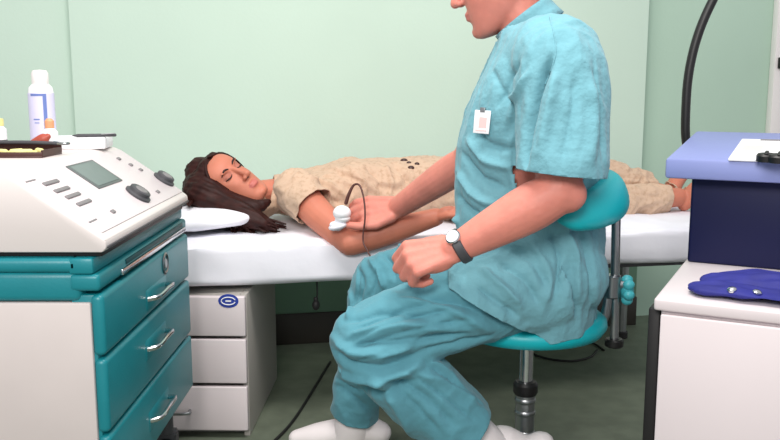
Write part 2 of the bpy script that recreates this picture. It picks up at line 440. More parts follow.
# in panel space: x = towards camera (-Y), y = up slope, z = out
def pan(px, py):
    """point on the panel seen at a pixel -> panel coords"""
    Mw = Matrix.Translation((KX, (cY0 + cY1) / 2, cz1 + .0095)) @ PM; inv = Mw.inverted()
    o = inv @ EYE; d = inv.to_3x3() @ ray(px, py); t = -o.z / d.z; q = o + d * t; return q.x, q.y
def pbox(x0, x1, y0, y1, z0, z1, bev=.001): return box(B(), x0, x1, y0, y1, z0, z1, bev, mtx=PM)
obj('panel_plate', pbox(-.3, .31, .012, .2, -.002, .0025), 'white_laminate', con)
A = [pan(66, 168), pan(90, 161), pan(122, 182), pan(98, 190)]
lx0, lx1 = min(A[1][0], A[2][0]) , max(A[0][0], A[3][0]); ly0, ly1 = (A[2][1] + A[3][1]) / 2, (A[0][1] + A[1][1]) / 2
scr = obj('display', pbox(lx0, lx1, ly0, ly1, .002, .005), 'lcd_frame', con); obj('screen', pbox(lx0 + .012, lx1 - .01, ly0 + .006, ly1 - .006, .004, .0062), 'lcd', scr)
for p in ((50, 184), (61, 191), (72, 197), (83, 204), (112, 213), (118, 160), (130, 166), (140, 171), (157, 193)):
    x, y = pan(*p); big = p[0] < 100
    obj('button', pbox(x - (.034 if big else .008), x + (.034 if big else .008), y - .0045, y + .0045, .001, .006, .0015), 'button_grey', con)
for p, r_ in (((137, 196), .03), ((163, 181), .028)):
    x, y = pan(*p); b = B(); lathe(b, [(0, 0), (r_, 0), (r_, .006), (r_ * .82, .009), (r_ * .8, .016), (r_ * .7, .018), (0, .018)], c=(x, y, .001)); b.transform(PM)
    k_ = obj('dial', b, 'dark_grey', con)
    b = B(); lathe(b, [(0, 0), (r_ * .5, 0), (r_ * .45, .002), (0, .002)], c=(x + .003, y - .002, .0188)); b.transform(PM); obj('dial_cap', b, 'button_grey', k_)
for p in ((30, 182), (92, 222)):
    x, y = pan(*p); obj('marking', pbox(x - .02, x + .02, y - .0015, y + .0015, .002, .0036, 0), 'button_grey', con)

# things on the console deck
DZ = cz1 + .1595
def deck(px, Y): return at(px, 150, Y).x
bx = deck(44.5, 2.09)
bot = thing('spray_bottle', 'tall white bottle with lilac label standing on the console', 'bottle', (bx, 2.09, DZ))
obj('bottle_body', lathe(B(), [(0, 0), (.03, 0), (.033, .004), (.033, .135), (.030, .15), (.022, .158), (0, .158)]), 'white_print', bot)
bot.scale = (.9, .9, .97)
obj('cap', lathe(B(), [(0, .157), (.021, .157), (.022, .162), (.022, .184), (.018, .192), (0, .194)]), 'door_white', bot)
lb = obj('bottle_label', lathe(B(), [(.0334, .014), (.0337, .016), (.0337, .134), (.0334, .136)]), 'label_lilac', bot)
b = B(); 
for a0, a1, z0, z1 in ((-62, -46, .03, .135), (-118, -50, .129, .135), (-108, -80, .07, .073), (-104, -82, .062, .064)):
    rows = [[b.verts.new((.0341 * math.cos(R(a)), .0341 * math.sin(R(a)), z)) for a in np.linspace(a0, a1, 8)] for z in (z0, z1)]
    skin(b, rows, cap=False, closed=False)
obj('print', b, 'label_blue', lb)
x = deck(51, 2.0)
j = thing('dropper_bottle', 'small white bottle with orange cap before the tall bottle', 'bottle', (x, 2.0, DZ))
obj('bottle_body', lathe(B(), [(0, 0), (.016, 0), (.018, .003), (.018, .042), (.009, .052), (0, .053)]), 'white_print', j); obj('cap', lathe(B(), [(0, .052), (.0105, .052), (.0105, .068), (.006, .074), (0, .075)]), 'orange_cap', j)
x = deck(1, 1.98)
j = thing('vial', 'small white vial with yellow cap at the left edge', 'bottle', (x, 1.98, DZ))
obj('bottle_body', lathe(B(), [(0, 0), (.014, 0), (.015, .003), (.015, .05), (.008, .058), (0, .059)]), 'white_print', j); obj('cap', lathe(B(), [(0, .058), (.010, .058), (.010, .074), (0, .076)]), 'yellow', j)
obj('base_band', lathe(B(), [(.0153, .004), (.0158, .006), (.0158, .024), (.0153, .026)]), 'dark_grey', j)
# teal cap and red clip, notebook with pen, instrument tray with ampoules
x = deck(55, 1.96); j = tag(obj('bottle_cap', lathe(B(), [(0, 0), (.014, 0), (.014, .012), (.01, .022), (0, .024)]), 'teal_cap', loc=(x, 1.96, DZ)), 'dark teal bottle cap beside the red clip', 'cap')
x = deck(38, 1.93); b = B(); tube(b, [(-.025, 0, .012), (-.008, 0, .018), (.014, 0, .03), (.024, 0, .036)], [.006, .012, .013, .007], 12, 4, flat=.7, ref=(0, 1, 0)); ell(b, (-.02, 0, .007), (.01, .01, .007))
tag(obj('clip', b, 'red_plastic', loc=(x, 1.93, DZ)), 'reddish brown plastic clip lying on the console', 'clip')
nb = thing('notepad', 'white notepad lying on the back of the console', 'notepad', (deck(82, 2.06), 2.07, DZ), R(8))
obj('pages', box(B(), -.075, .06, -.045, .06, 0, .028, .004), 'white_print', nb)
pen = thing('pen', 'dark grey pen lying on the white notepad', 'pen', (deck(93, 2.02), 2.04, DZ + .0325), R(15))
b = B(); tube(b, [(-.05, 0, 0), (-.04, 0, 0), (.045, 0, 0)], [.0015, .004, .004], 12, 1); obj('barrel', b, 'dark_grey', pen)
tube(b := B(), [(.015, -.0045, .003), (.045, -.0045, .004)], .0012, 8, 1); obj('pocket_clip', b, 'steel', pen)
tx = deck(18, 1.86)
ty = thing('instrument_tray', 'shallow dark brown tray with yellow ampoules at the left edge', 'tray', (tx, 1.84, DZ), 0)
b = B(); box(b, -.17, .085, -.06, .05, 0, .004, .001); box(b, -.17, .085, .046, .05, .004, .022, .001); box(b, -.17, .085, -.06, -.056, .004, .012, .001); box(b, -.17, -.166, -.056, .046, .004, .022); box(b, .081, .085, -.056, .046, .004, .016)
obj('tray_body', b, 'tray_brown', ty)
am = None
fp = thing('forceps', 'long dark metal forceps lying across the brown tray', 'forceps', (tx + .0, 1.872, DZ + .023), R(-2))
b = B(); tube(b, [(-.16, 0, .002), (0, .004, .004), (.09, 0, .002)], [.003, .004, .003], 10, 4); tube(b, [(-.16, -.003, .002), (0, -.01, .004), (.09, -.016, .002)], [.003, .004, .003], 10, 4); obj('arms', b, 'dark_grey', fp)
b = B(); tube(b, [(.088, -.001, .002), (.105, .004, .002), (.112, -.008, .002), (.105, -.02, .002), (.088, -.015, .002)], .003, 8, 3); obj('finger_ring', b, 'steel', fp)
AMP = [(-.03, -.03, 20), (-.005, -.038, -30), (.02, -.02, 65), (.045, -.034, 10), (.062, -.012, -50), (-.055, -.02, 50), (-.08, -.035, 5), (.03, -.045, -8)]
for i, (x, y, a) in enumerate(AMP):
    if am is None:
        am = thing('ampoule', '', 'ampoule'); b = B(); lathe(b, [(0, -.02), (.0065, -.018), (.0065, .006), (.003, .011), (.0035, .018), (0, .02)], n=14, mtx=Matrix.Rotation(R(90), 3, 'Y')); obj('glass_body', b, 'yellow', am); r_ = am
    else: r_ = copy_tree(am)
    r_.location = (tx + x, 1.84 + y, DZ + .0108); r_.rotation_euler = (0, 0, R(a)); r_['label'] = 'small yellow ampoule lying in the brown tray on the console'; r_['group'] = 'yellow ampoules in the tray'

# ------------------------------------------------------------------ right cabinet, blue box, pouch
cp = atz(654, 298, .62); CR = R(-27)
wc = thing('white_cabinet', 'white low cabinet under the navy box at the right', 'cabinet', (cp.x, cp.y, 0), CR)
b = B(); box(b, .012, .85, .014, .62, .06, .596, .004); obj('carcass', b, 'white_laminate', wc)
obj('top_board', box(B(), 0, .865, 0, .64, .596, .62, .005, 3), 'white_laminate', wc)
obj('dark_strip', box(B(), -.014, .008, .03, .075, .0, .592, .003), 'black', wc)  # thin black upright strip at the cabinet's left edge
obj('plinth', box(B(), .03, .83, .04, .6, 0, .06), 'dark_grey', wc)
for x0, x1, hx in ((.014, .43, .40), (.434, .848, .465)):
    d = obj('cabinet_door', box(B(), x0, x1, -.004, .014, .065, .59, .003), 'white_laminate', wc)
    b = B(); tube(b, [(hx, -.004, .40), (hx, -.03, .405), (hx, -.03, .495), (hx, -.004, .50)], .005, 10, 4); obj('handle', b, 'steel', d)
bp_ = atz(687, 262, .62)
nb_ = thing('navy_case', 'navy blue box with pale blue lid on the white cabinet', 'box', (bp_.x, bp_.y, .62), CR)
b = B(); box(b, 0, .5, 0, .34, 0, .205, .006, 3); obj('case_body', b, 'navy', nb_)
b = B(); l0 = -.035; prism(b, [(-.055, .196), (.42, .196), (.42, .278), (-.055, .24)], -.05, .56, mtx=Matrix.Rotation(R(90), 4, 'Z') @ Matrix.Translation((0, -.51, 0)), bev=.006)
lid = obj('lid', b, 'lid_blue', nb_)
LM = Matrix.Translation((0, -.055, .24)) @ Matrix.Rotation(math.atan2(.038, .475), 4, 'X')
pl_w = Matrix.Translation((bp_.x, bp_.y, .62)) @ Matrix.Rotation(CR, 4, 'Z') @ LM
def lidp(px, py):
    inv = pl_w.inverted(); o = inv @ EYE; d = inv.to_3x3() @ ray(px, py); q = o + d * (-o.z / d.z); return q.x, q.y
q0, q1 = lidp(728, 161), lidp(740, 141)
b = box(B(), q0[0], .47, q0[1], q1[1], 0, .006, .002, mtx=LM); pl = obj('control_plate', b, 'white_print', lid)
x, y = lidp(748, 151); obj('note', box(B(), x - .012, x + .03, y - .05, y + .05, .006, .0066, mtx=LM), 'cream_plastic', pl)
for p, rr in (((766, 164), .020), ((779, 165), .024)):
    x, y = lidp(*p); b = B(); lathe(b, [(0, 0), (rr, 0), (rr, .012), (rr * .85, .016), (0, .017)], c=(x, y, .006)); box(b, x - .004, x + .004, y - rr * .9, y + rr * .9, .022, .026, .002); b.transform(LM); obj('knob', b, 'black', pl)
x, y = lidp(774, 143); obj('slot', box(B(), x - .03, x + .04, y - .006, y + .006, .005, .008, mtx=LM), 'button_grey', pl)

po = atz(690, 300, .62)
pq = atz(688, 297, .62)
pch = thing('cloth_pouch', 'royal blue folded cloth pouch with two snaps on the cabinet', 'pouch', (pq.x, pq.y, .62), R(-33))
def pouch2():
    b = B()
    tube(b, [(.045, .112, .017), (.12, .118, .024), (.22, .112, .022), (.34, .118, .02)], [.05, .056, .054, .05], 20, 6, flat=.27, ref=(0, 0, 1))
    tube(b, [(.03, .042, .013), (.12, .046, .015), (.24, .042, .013), (.34, .046, .013)], [.042, .048, .044, .044], 20, 6, flat=.19, ref=(0, 0, 1))
    me = fuse(b, .0032, 2); co, no = arr(me)
    for i in range(len(co)):
        v = Vector((co[i][0] * 9, co[i][1] * 26, co[i][2] * 9)); co[i] += no[i] * (.008 * noise.noise(v) + .005 * noise.noise(v * 2.4))
    co[:, 2] = np.maximum(co[:, 2], .001); setco(me, co); return me
pm = obj('pouch_body', pouch2(), 'royal_cloth', pch, 60)
bvp = bvh_of(pm.data); inv = (Matrix.Translation(pch.location) @ Matrix.Rotation(R(-33), 4, 'Z')).inverted()
for p in ((732, 290.5), (757, 293)):
    r_ = bvp.ray_cast(inv @ EYE, (inv.to_3x3() @ ray(*p)).normalized(), 9)
    if r_[0] is not None:
        lathe(b := B(), [(0, 0), (.0085, 0), (.0085, .003), (.005, .006), (0, .0065)], c=r_[0], mtx=r_[1].to_track_quat('Z', 'Y').to_matrix()); obj('snap', b, 'chrome', pch)

# black gooseneck behind the box
g0 = at(722, 215, 2.42)
gl = thing('gooseneck_stand', 'tall black flexible neck curving up behind the navy box', 'lamp', (g0.x, g0.y, 0))
pts = [at(p[0], p[1], 2.42) - Vector((g0.x, g0.y, 0)) for p in ((712, 185), (693, 162), (686, 140), (686, 105), (689, 72), (697, 38), (711, 4), (738, -45), (780, -90), (830, -112))]
b = B(); tube(b, [(0, 0, .03), (0, 0, .5)] + pts, .0125, 16, 8)
gn = obj('neck', b, 'black', gl, 60)
e = pts[-1]; b = B(); lathe(b, [(.012, .02), (.02, .01), (.03, -.02), (.075, -.09), (.08, -.1), (.072, -.095), (.026, -.03), (0, -.03)], c=e + Vector((.02, 0, 0)), mtx=Matrix.Rotation(R(-25), 3, 'Y')); obj('lamp_head', b, 'black', gl)
obj('foot_plate', lathe(B(), [(0, 0), (.1, 0), (.105, .006), (.1, .022), (.03, .034), (0, .036)]), 'black', gl)

# ------------------------------------------------------------------ stool
sp_ = at(522, 360, 1.92)
SX, SY = sp_.x + .01, 1.92
st = thing('swivel_stool', 'teal padded swivel stool with backrest under the seated man', 'stool', (SX, SY, 0))
b = B(); lathe(b, [(0, .455), (.15, .455), (.172, .461), (.182, .476), (.18, .49), (.165, .502), (.12, .507), (0, .503)], n=48); obj('seat', b, 'stool_teal', st, 60)
b = B(); cyl(b, (0, 0, .33), (0, 0, .457), .0165); obj('piston', b, 'chrome', st)
b = B(); lathe(b, [(0, .3), (.026, .3), (.029, .306), (.029, .325), (.024, .332), (0, .333)]); obj('collar', b, 'black', st)
b = B(); cyl(b, (0, 0, .08), (0, 0, .302), .023); 
for z in (.15, .2, .25, .28): lathe(b, [(.023, z), (.025, z + .003), (.025, z + .009), (.023, z + .012)])
obj('column', b, 'steel', st)
obj('hub', lathe(B(), [(0, .06), (.045, .06), (.05, .066), (.05, .095), (.03, .11), (0, .11)]), 'dark_grey', st)
for k in range(5):
    a = R(54 + 72 * k); d = Vector((math.cos(a), math.sin(a), 0)); b = B()
    tube(b, [d * .03 + UP * .085, d * .15 + UP * .08, d * .25 + UP * .066], [.02, .017, .013], 12, 4, flat=.7, ref=(0, 0, 1)); lg = obj('leg', b, 'dark_grey', st)
    b = B(); c = d * .25; s_ = UP.cross(d); cyl(b, c + s_ * .012 + UP * .025, c + s_ * .024 + UP * .025, .025); cyl(b, c - s_ * .024 + UP * .025, c - s_ * .012 + UP * .025, .025); cyl(b, c + UP * .02, c + UP * .06, .007); cyl(b, c - s_ * .02 + UP * .025, c + s_ * .02 + UP * .025, .005)
    obj('caster', b, 'rubber', lg)
so = Vector((SX, SY, 0))
# backrest: rounded pad seen from its end
bc = at(599, 194, 1.93)
b = B(); rot = Matrix.Rotation(R(12), 3, 'Z')
ring = []
bcx = at(564, 195, 1.93)
for i, t in enumerate(np.linspace(-1, 1, 21)):
    w = math.sqrt(max(0, 1 - abs(t) ** 4)); ang = R(2) - t * R(84); rad_ = 1
    c = Vector((math.cos(ang) * .098 - .075 * max(0, t) ** 2, math.sin(ang) * .25, .012 - .012 * t * t - .018 * max(0, t) ** 2)) 
    o2 = Vector((math.cos(ang), math.sin(ang), 0)); k = max(w, .12)
    ring.append((bcx - so + c, o2 * .033 * k + UP * .012 * k, UP * .045 * k - o2 * .016 * k))
loft(b, ring, 28, 2.4, 3); obj('backrest', b, 'stool_teal', st, 70)
# post, bent bracket, clamp knob
t0 = at(616, 214, 1.95) - so; t1 = at(614, 345, 1.95) - so
b = B(); cyl(b, t1, t0 + UP * .02, .0105); bpst = obj('back_post', b, 'steel', st)
obj('post_cap', cyl(B(), t1 - UP * .004, t1 + UP * .016, .022), 'black', st)
b = B(); q = [at(p[0], p[1], 1.95) - so for p in ((609, 287), (608, 302), (604, 318), (594, 328), (575, 331))] + [Vector((.06, 0, .446)), Vector((.0, 0, .446))]
tube(b, q, [.011, .012, .012, .012, .011, .01, .01], 12, 5, flat=.6, ref=(0, 1, 0)); obj('bracket', b, 'steel', st)
b = B(); c = at(612, 285, 1.95) - so; cyl(b, c - UP * .03, c + UP * .025, .02); cyl(b, c, c + Vector((.03, 0, 0)), .011); obj('clamp', b, 'steel', st)
b = B(); c = at(627, 290, 1.95) - so; q = Matrix.Rotation(R(90), 3, 'Y')
for k in range(6):
    a = R(60 * k + 20); ell(b, c + Vector((0, math.cos(a) * .017, math.sin(a) * .024)), (.014, .011, .012), u=14, v=10)
ell(b, c, (.016, .018, .026), u=18, v=12); obj('clamp_knob', b, 'knob_cyan', st)

# ------------------------------------------------------------------ people helpers
def head_bm(bm, c, rot, s=1.0, female=False):
    """skull with brow, sockets, nose, lips, chin and ears; local x side, y face, z crown"""
    RZ = [(-.121, .080, .046, .016), (-.113, .090, .014, .033), (-.095, .093, -.028, .047), (-.07, .092, -.045, .057), (-.04, .0925, -.06, .064), (-.01, .091, -.085, .069),
          (.02, .090, -.098, .073), (.05, .093, -.102, .076), (.08, .082, -.095, .070), (.100, .060, -.075, .056), (.113, .028, -.042, .032), (.118, .0, -.02, .01)]
    rows = spline(RZ, 5); t = bmesh.new(); rings = []; n = 64
    for z, yf, yb, w in rows:
        ym, h = (yf + yb) / 2, (yf - yb) / 2; q = []
        for j in range(n):
            a = 2 * math.pi * j / n; ca, sa = math.cos(a), math.sin(a)
            y = ym + h * math.copysign(abs(ca) ** .86, ca); x = w * math.copysign(abs(sa) ** .9, sa)
            if y > .03:
                for sx in (-1, 1):
                    y -= .011 * math.exp(-((x - sx * .031) / .014) ** 2 - ((z - .012) / .011) ** 2)
                    y += .004 * math.exp(-((x - sx * .04) / .014) ** 2 - ((z + .022) / .015) ** 2)
                y -= .003 * math.exp(-(x / .03) ** 2 - ((z + .088) / .006) ** 2)
            q.append(t.verts.new((x, y, z)))
        rings.append(q)
    skin(t, rings)
    for sx in (-1, 1):
        ell(t, (sx * .031, .073, .012), (.0135, .0135, .0125), u=18, v=12)
        ell(t, (sx * .031, .088, .032), (.02, .006, .005), Matrix.Rotation(R(-8 * sx), 3, 'Y'), 16, 10)
        ell(t, (sx * .0125, .104, -.033), (.0085, .010, .0075), u=14, v=10)
        ell(t, (sx * .0735, -.012, .0), (.006, .016, .029), Matrix.Rotation(R(14 * sx), 3, 'Z'), 16, 12); ell(t, (sx * .072, -.002, -.02), (.006, .009, .011), u=12, v=8)
    tube(t, [(0, .088, .026), (0, .097, .005), (0, .108, -.018), (0, .114, -.029)], [.0075, .008, .0105, .0115], 14, 4)
    ell(t, (0, .0925, -.0605), (.022, .009, .0055), u=18, v=10); ell(t, (0, .0915, -.071), (.019, .010, .0065), u=18, v=10)
    ell(t, (0, .084, -.104), (.022, .013, .014), u=18, v=12)
    m = Matrix.Translation(Vector(c)) @ rot.to_4x4() @ Matrix.Scale(s, 4)
    merge(bm, t, m); return m
def hand_bm(bm, w, d, n, t, flex, thumb, s=1.0, spread=0.0, lens=(1, 1.08, 1.0, .8), radii=(.0092, .0094, .009, .008)):
    """w wrist, d towards the knuckles, n back of the hand, t thumb side. flex: per finger three angles. thumb: points in (d,t,n) metres"""
    d = Vector(d).normalized(); t = (Vector(t) - d * d.dot(Vector(t))).normalized(); n0 = Vector(n); n = d.cross(t); n = n if n.dot(n0) > 0 else -n
    W = lambda a, b2, c: Vector(w) + (d * a + t * b2 + n * c) * s
    off = (.031, .0105, -.0105, -.03); L = (.087, .09, .085, .077)
    ell(bm, W(.048, 0, -.003), (.05 * s, .034 * s, .0145 * s), frame(x=d, y=t), 20, 14)
    ell(bm, W(.034, .02, -.009), (.03 * s, .016 * s, .015 * s), frame(x=d, y=t), 16, 12)
    ell(bm, W(.04, -.023, -.008), (.034 * s, .013 * s, .014 * s), frame(x=d, y=t), 16, 12)
    tips = []
    for i in range(4):
        k = W(L[i], off[i] * (1 + spread), .002 - .0015 * abs(i - 1))
        tube(bm, [W(.004, off[i] * .55, 0), W(.045, off[i] * .8, .001), k], [.0135 * s, .0115 * s, .0112 * s], 12, 3)
        p = k; a = 0; pts = [k]; rr = [radii[i] * 1.12 * s]
        for j, ln in enumerate((.044, .027, .021)):
            a += R(flex[i][j]); lat = off[i] * spread * 1.2
            dr_ = (d * math.cos(a) - n * math.sin(a) + t * lat * 6).normalized(); p = p + dr_ * ln * lens[i] * s; pts.append(p); rr.append(radii[i] * (1.03, .93, .8)[j] * s)
        for a_, b_, r0, r1 in zip(pts, pts[1:], rr, rr[1:]): tube(bm, [a_, (a_ + b_) / 2, b_], [r0, (r0 + r1) / 2 * .96, r1], 12, 2)
        tips.append(p)
    P = [W(*q) for q in thumb]; r_ = [.015 * s, .0118 * s, .0108 * s, .0085 * s]
    for a_, b_, r0, r1 in zip(P, P[1:], r_, r_[1:]): tube(bm, [a_, (a_ + b_) / 2, b_], [r0, (r0 + r1) / 2 * .97, r1], 12, 2)
    return tips
def assign(me, extra, test):
    """extra material by vertex test on face centres"""
    me.materials.append(M[extra]); k = len(me.materials) - 1
    n = len(me.polygons); c = np.empty(n * 3); me.polygons.foreach_get('center', c); c = c.reshape(-1, 3)
    mi = np.zeros(n, dtype=np.int32); me.polygons.foreach_get('material_index', mi); mi[test(c)] = k; me.polygons.foreach_set('material_index', mi); me.update()
def to_local(c, m):
    i = np.array(m.inverted()); return c @ i[:3, :3].T + i[:3, 3]

# ------------------------------------------------------------------ the lying woman
PROOT = room(.6, 2.78, .58)
pat = thing('person', 'dark-haired woman in beige dress lying on the couch', 'person', PROOT)
hrot = frame(y=(.45, -.66, .60), z=(-.81, -.02, .58))
hc = at(229, 186, 2.69); HS = .93
def bp(a, b, z): return room(a, b, z)
body = B(); hm = head_bm(body, hc, hrot, HS, True)
aH = hc.dot(RU)
CB = 2.80      # body centre line (room b)
chest = []
def ax(z): return RN * z
# neck
tube(body, [hc + hrot @ Vector((0, -.02, -.05)), bp(aH + .12, CB - .01, .668), bp(aH + .19, CB, .665)], [.05, .048, .058], 18, 4)
TR = [(.165, .655, .05, .05), (.20, .655, .12, .058), (.25, .655, .165, .066), (.32, .662, .165, .078), (.40, .668, .155, .088), (.50, .67, .14, .087), (.58, .67, .145, .088), (.68, .67, .172, .092), (.78, .665, .18, .088), (.86, .66, .165, .08)]
loft(body, [(bp(aH + a, CB, z), RN * w, UP * h) for a, z, w, h in TR], 40, 2.3, 4)
# near arm (towards the camera) and far arm
sN = at(296, 190, 2.60); eN = at(350, 242, 2.44); wN = at(436, 217, 2.47)
tube(body, [sN, (sN + eN) / 2 + Vector((-.005, 0, -.003)), eN], [.054, .047, .040], 18, 5)
tube(body, [eN, eN * .6 + wN * .4 + Vector((0, 0, -.002)), wN], [.041, .040, .027], 18, 5, flat=1)
hand_bm(body, wN, (wN - eN), (.3, -.2, -1), (0, -1, .2), [(25, 30, 20)] * 4, [(.012, .022, .004), (.035, .042, .008), (.06, .05, .014), (.082, .05, .02)], .92)
sF = bp(aH + .25, CB + .16, .66); eF = bp(aH + .52, CB + .23, .64); wF = bp(aH + .72, CB + .17, .69)
tube(body, [sF, (sF + eF) / 2, eF], [.05, .044, .038], 16, 5); tube(body, [eF, (eF + wF) / 2, wF], [.038, .036, .026], 16, 5)
hand_bm(body, wF, RU - RN * .3, UP, -RN, [(15, 25, 15)] * 4, [(.012, .022, -.004), (.035, .042, -.008), (.06, .05, -.014), (.082, .05, -.02)], .92)
# legs and feet
FEET = []
for sgn, kz in ((-1, .655), (1, .745)):
    h_ = bp(aH + .86, CB + sgn * .085, .655); k_ = bp(aH + 1.21, CB + sgn * .075, kz - .045); an = bp(aH + 1.565, CB + sgn * .055, .628)
    tube(body, [h_, (h_ + k_) / 2, k_], [.078, .062, .044], 20, 5); tube(body, [k_, k_ * .65 + an * .35, an], [.044, .043, .034], 20, 5)
    fdir = (RU * .72 + UP * .55 + RN * (.35 * sgn)).normalized(); he = an + RU * .03 - UP * .02
    tube(body, [he, an + fdir * .05 + RU * .02, an + fdir * .13 + RU * .015, an + fdir * .165 + RU * .012], [.032, .034, .028, .02], 16, 4, flat=.8, ref=(RU * .7 - UP * .6))
    sd = fdir.cross(RU).normalized()
    for q in range(5):
        o_ = (q - 2) * .0165 * 1; ln = (.05, .046, .042, .036, .03)[q if sgn < 0 else 4 - q] ; base = an + fdir * .15 + RU * .012 + sd * o_
        tube(body, [base, base + fdir * ln * .7 + RU * .004, base + fdir * ln], [.0095, .0085, .0075], 10, 2)
    FEET.append(an)
me = fuse(body, .0034, 3)
bo = obj('body', local(me, PROOT), 'skin_woman', pat, 0)
hml = Matrix.Translation(-PROOT) @ hm
assign(me, 'lips', lambda c: (lambda q: (np.abs(q[:, 0]) < .024) & (q[:, 1] > .088) & ((q[:, 0] / .024) ** 2 + ((q[:, 2] + .066) / .0115) ** 2 < 1))(to_local(c, hml)))
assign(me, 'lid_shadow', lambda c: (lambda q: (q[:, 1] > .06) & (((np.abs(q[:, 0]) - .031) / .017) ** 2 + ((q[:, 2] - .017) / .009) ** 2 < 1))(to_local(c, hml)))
bvb = bvh_of(me)
def face_pt(x, z, lift=0.0015):
    o = hml @ Vector((x, .2, z)); d = (hml.to_3x3() @ Vector((0, -1, 0))).normalized(); r_ = bvb.ray_cast(o, d, 1); return r_[0] - d * lift
for sx in (-1, 1):
    b = B(); tube(b, [face_pt(sx * x, z) for x, z in ((.014, .029), (.024, .034), (.036, .035), (.046, .029))], [.0015, .0032, .003, .001], 8, 3); obj('eyebrow', b, 'lash', pat)
    b = B(); tube(b, [face_pt(sx * x, z, .001) for x, z in ((.018, .009), (.025, .006), (.033, .0055), (.040, .0075), (.046, .011))], [.001, .0018, .0024, .0024, .0012], 8, 3); obj('eyelash', b, 'lash', pat)
for sx in (-1, 1):
    b = B(); ell(b, face_pt(sx * .0065, -.0385, -.001), .0028, u=10, v=8); obj('nostril', b, 'lash', pat)
# dress: top with short sleeves, skirt to below the knee, trouser legs
dr_ = B()
loft(dr_, [(bp(aH + a, CB, z + .004), RN * (w + .016), UP * (h + .014)) for a, z, w, h in TR[1:]] + [(bp(aH + .95, CB + .01, .665), RN * .17, UP * .08)], 48, 2.4, 4)
ell(dr_, bp(aH + .41, CB - .075, .73), (.085, .08, .045), frame(x=RU, y=RN)); ell(dr_, bp(aH + .41, CB + .075, .73), (.085, .08, .045), frame(x=RU, y=RN))
tube(dr_, [bp(aH + .19, CB - .03, .668), bp(aH + .215, CB - .12, .668), sN, sN * .62 + eN * .38], [.052, .062, .067, .064], 20, 5)
tube(dr_, [bp(aH + .19, CB + .03, .668), bp(aH + .215, CB + .12, .665), sF, sF * .6 + eF * .4], [.052, .06, .062, .06], 20, 5)
tube(dr_, [hc + hrot @ Vector((0, -.02, -.09)) * 1, bp(aH + .14, CB - .005, .664), bp(aH + .2, CB, .665)], [.058, .06, .07], 20, 4)
for sgn, kz in ((-1, .655), (1, .745)):
    h_ = bp(aH + .86, CB + sgn * .085, .655); k_ = bp(aH + 1.21, CB + sgn * .075, kz - .045); an = bp(aH + 1.565, CB + sgn * .055, .628)
    tube(dr_, [h_, (h_ + k_) / 2, k_, k_ * .5 + an * .5, an], [.095, .084, .068, .06, .05] if sgn < 0 else [.095, .092, .085, .078, .056], 20, 5)
me = fuse(dr_, .005, 8)
pn = (hc + hrot @ Vector((0, -.02, -.07))); 
cut(me, [(sN * .66 + eN * .34, eN - sN, .11), (sF * .64 + eF * .36, eF - sF, .11), (FEET[0] - RU * .045, RU, .085), (FEET[1] - RU * .045, RU, .085), (bp(aH + .135, CB - .005, .67), bp(aH, CB, .70) - bp(aH + .14, CB, .67), .085)])
folds(me, [([(300, 175), (330, 185), (352, 200)], 6, 9), ([(312, 168), (345, 172), (375, 190)], 5, 8), ([(365, 165), (378, 180), (382, 198)], -6, 7), ([(385, 165), (392, 182), (388, 200)], 6, 7), ([(398, 168), (408, 182)], -6, 6),
           ([(345, 165), (362, 180), (366, 198)], 5, 7), ([(322, 196), (340, 203)], -5, 7), ([(275, 190), (290, 180), (300, 170)], 4, 7), ([(622, 192), (645, 195), (662, 198)], -4, 6), ([(620, 180), (650, 184)], 4, 8)], 9, 12, seed=2)
dress = obj('dress', local(me, PROOT), 'dress_cloth', pat, 0); thick(dress, .003)
# brooch-like tie at the waist
bvd = bvh_of(dress.data)
for p, r_ in (((404, 161), .009), ((411, 168), .008), ((417, 164), .006), ((409, 163), .006)):
    d = ray(*p).normalized(); q = bvd.ray_cast(EYE - PROOT, d, 9)[0]
    if q is not None: ell(b := B(), q, (r_ * 1.4, r_, r_), u=12, v=8); obj('bead', b, 'brooch', dress)
# hair: skull cap plus strands sweeping to the pillow and over its near edge
hb_ = B(); t = bmesh.new(); bmesh.ops.create_uvsphere(t, u_segments=40, v_segments=28, radius=1)
for v in t.verts:
    x, y, z = v.co; v.co = Vector((x * .084, y * .108 - .012, z * .108 + .022))
dead = [v for v in t.verts if v.co.y > .066 - .25 * max(0, v.co.z - .075) and v.co.z < .085 or (v.co.z < -.03 and v.co.y > .0)]
bmesh.ops.delete(t, geom=dead, context='VERTS'); merge(hb_, t, hm)
def HL(x, y, z): return hm @ Vector((x, y, z))
rnd = random.Random(5)
NEAR = -1 if (hrot @ Vector((1, 0, 0))).y > 0 else 1
mass = B(); tube(mass, [HL(-NEAR * .03, .035, .085), HL(NEAR * .02, .035, .092), HL(NEAR * .05, .02, .066), HL(NEAR * .066, -.005, .01), HL(NEAR * .068, -.02, -.05)], [.02, .028, .03, .032, .03], 18, 5)
ell(mass, HL(0, -.032, .034), .084, u=32, v=24)
tube(mass, [HL(0, -.03, .10), HL(-.02, -.085, .06), at(204, 192, 2.64), at(222, 204, 2.60), at(240, 214, 2.57), at(258, 221, 2.55), at(274, 226, 2.545)], [.055, .078, .064, .047, .04, .028, .012], 20, 5)
tube(mass, [at(213, 196, 2.62), at(236, 203, 2.60), at(254, 207, 2.585), at(268, 202, 2.60)], [.04, .03, .025, .012], 16, 5)
mm = fuse(mass, .004, 4); co, no = arr(mm)
gd = np.array([.75, -.25, -.45]); 
for i in range(len(co)):
    p = Vector(co[i]); q = (p.dot(Vector((.35, .3, .9))) * 75, p.dot(Vector((.2, .95, -.2))) * 75, p.x * 9)
    co[i] += no[i] * (.0045 * noise.noise(Vector(q)) + .002 * noise.noise(Vector(q) * 2.3))
setco(mm, co); hb_.from_mesh(mm)
def px3(px, py, Y): return at(px, py, Y)
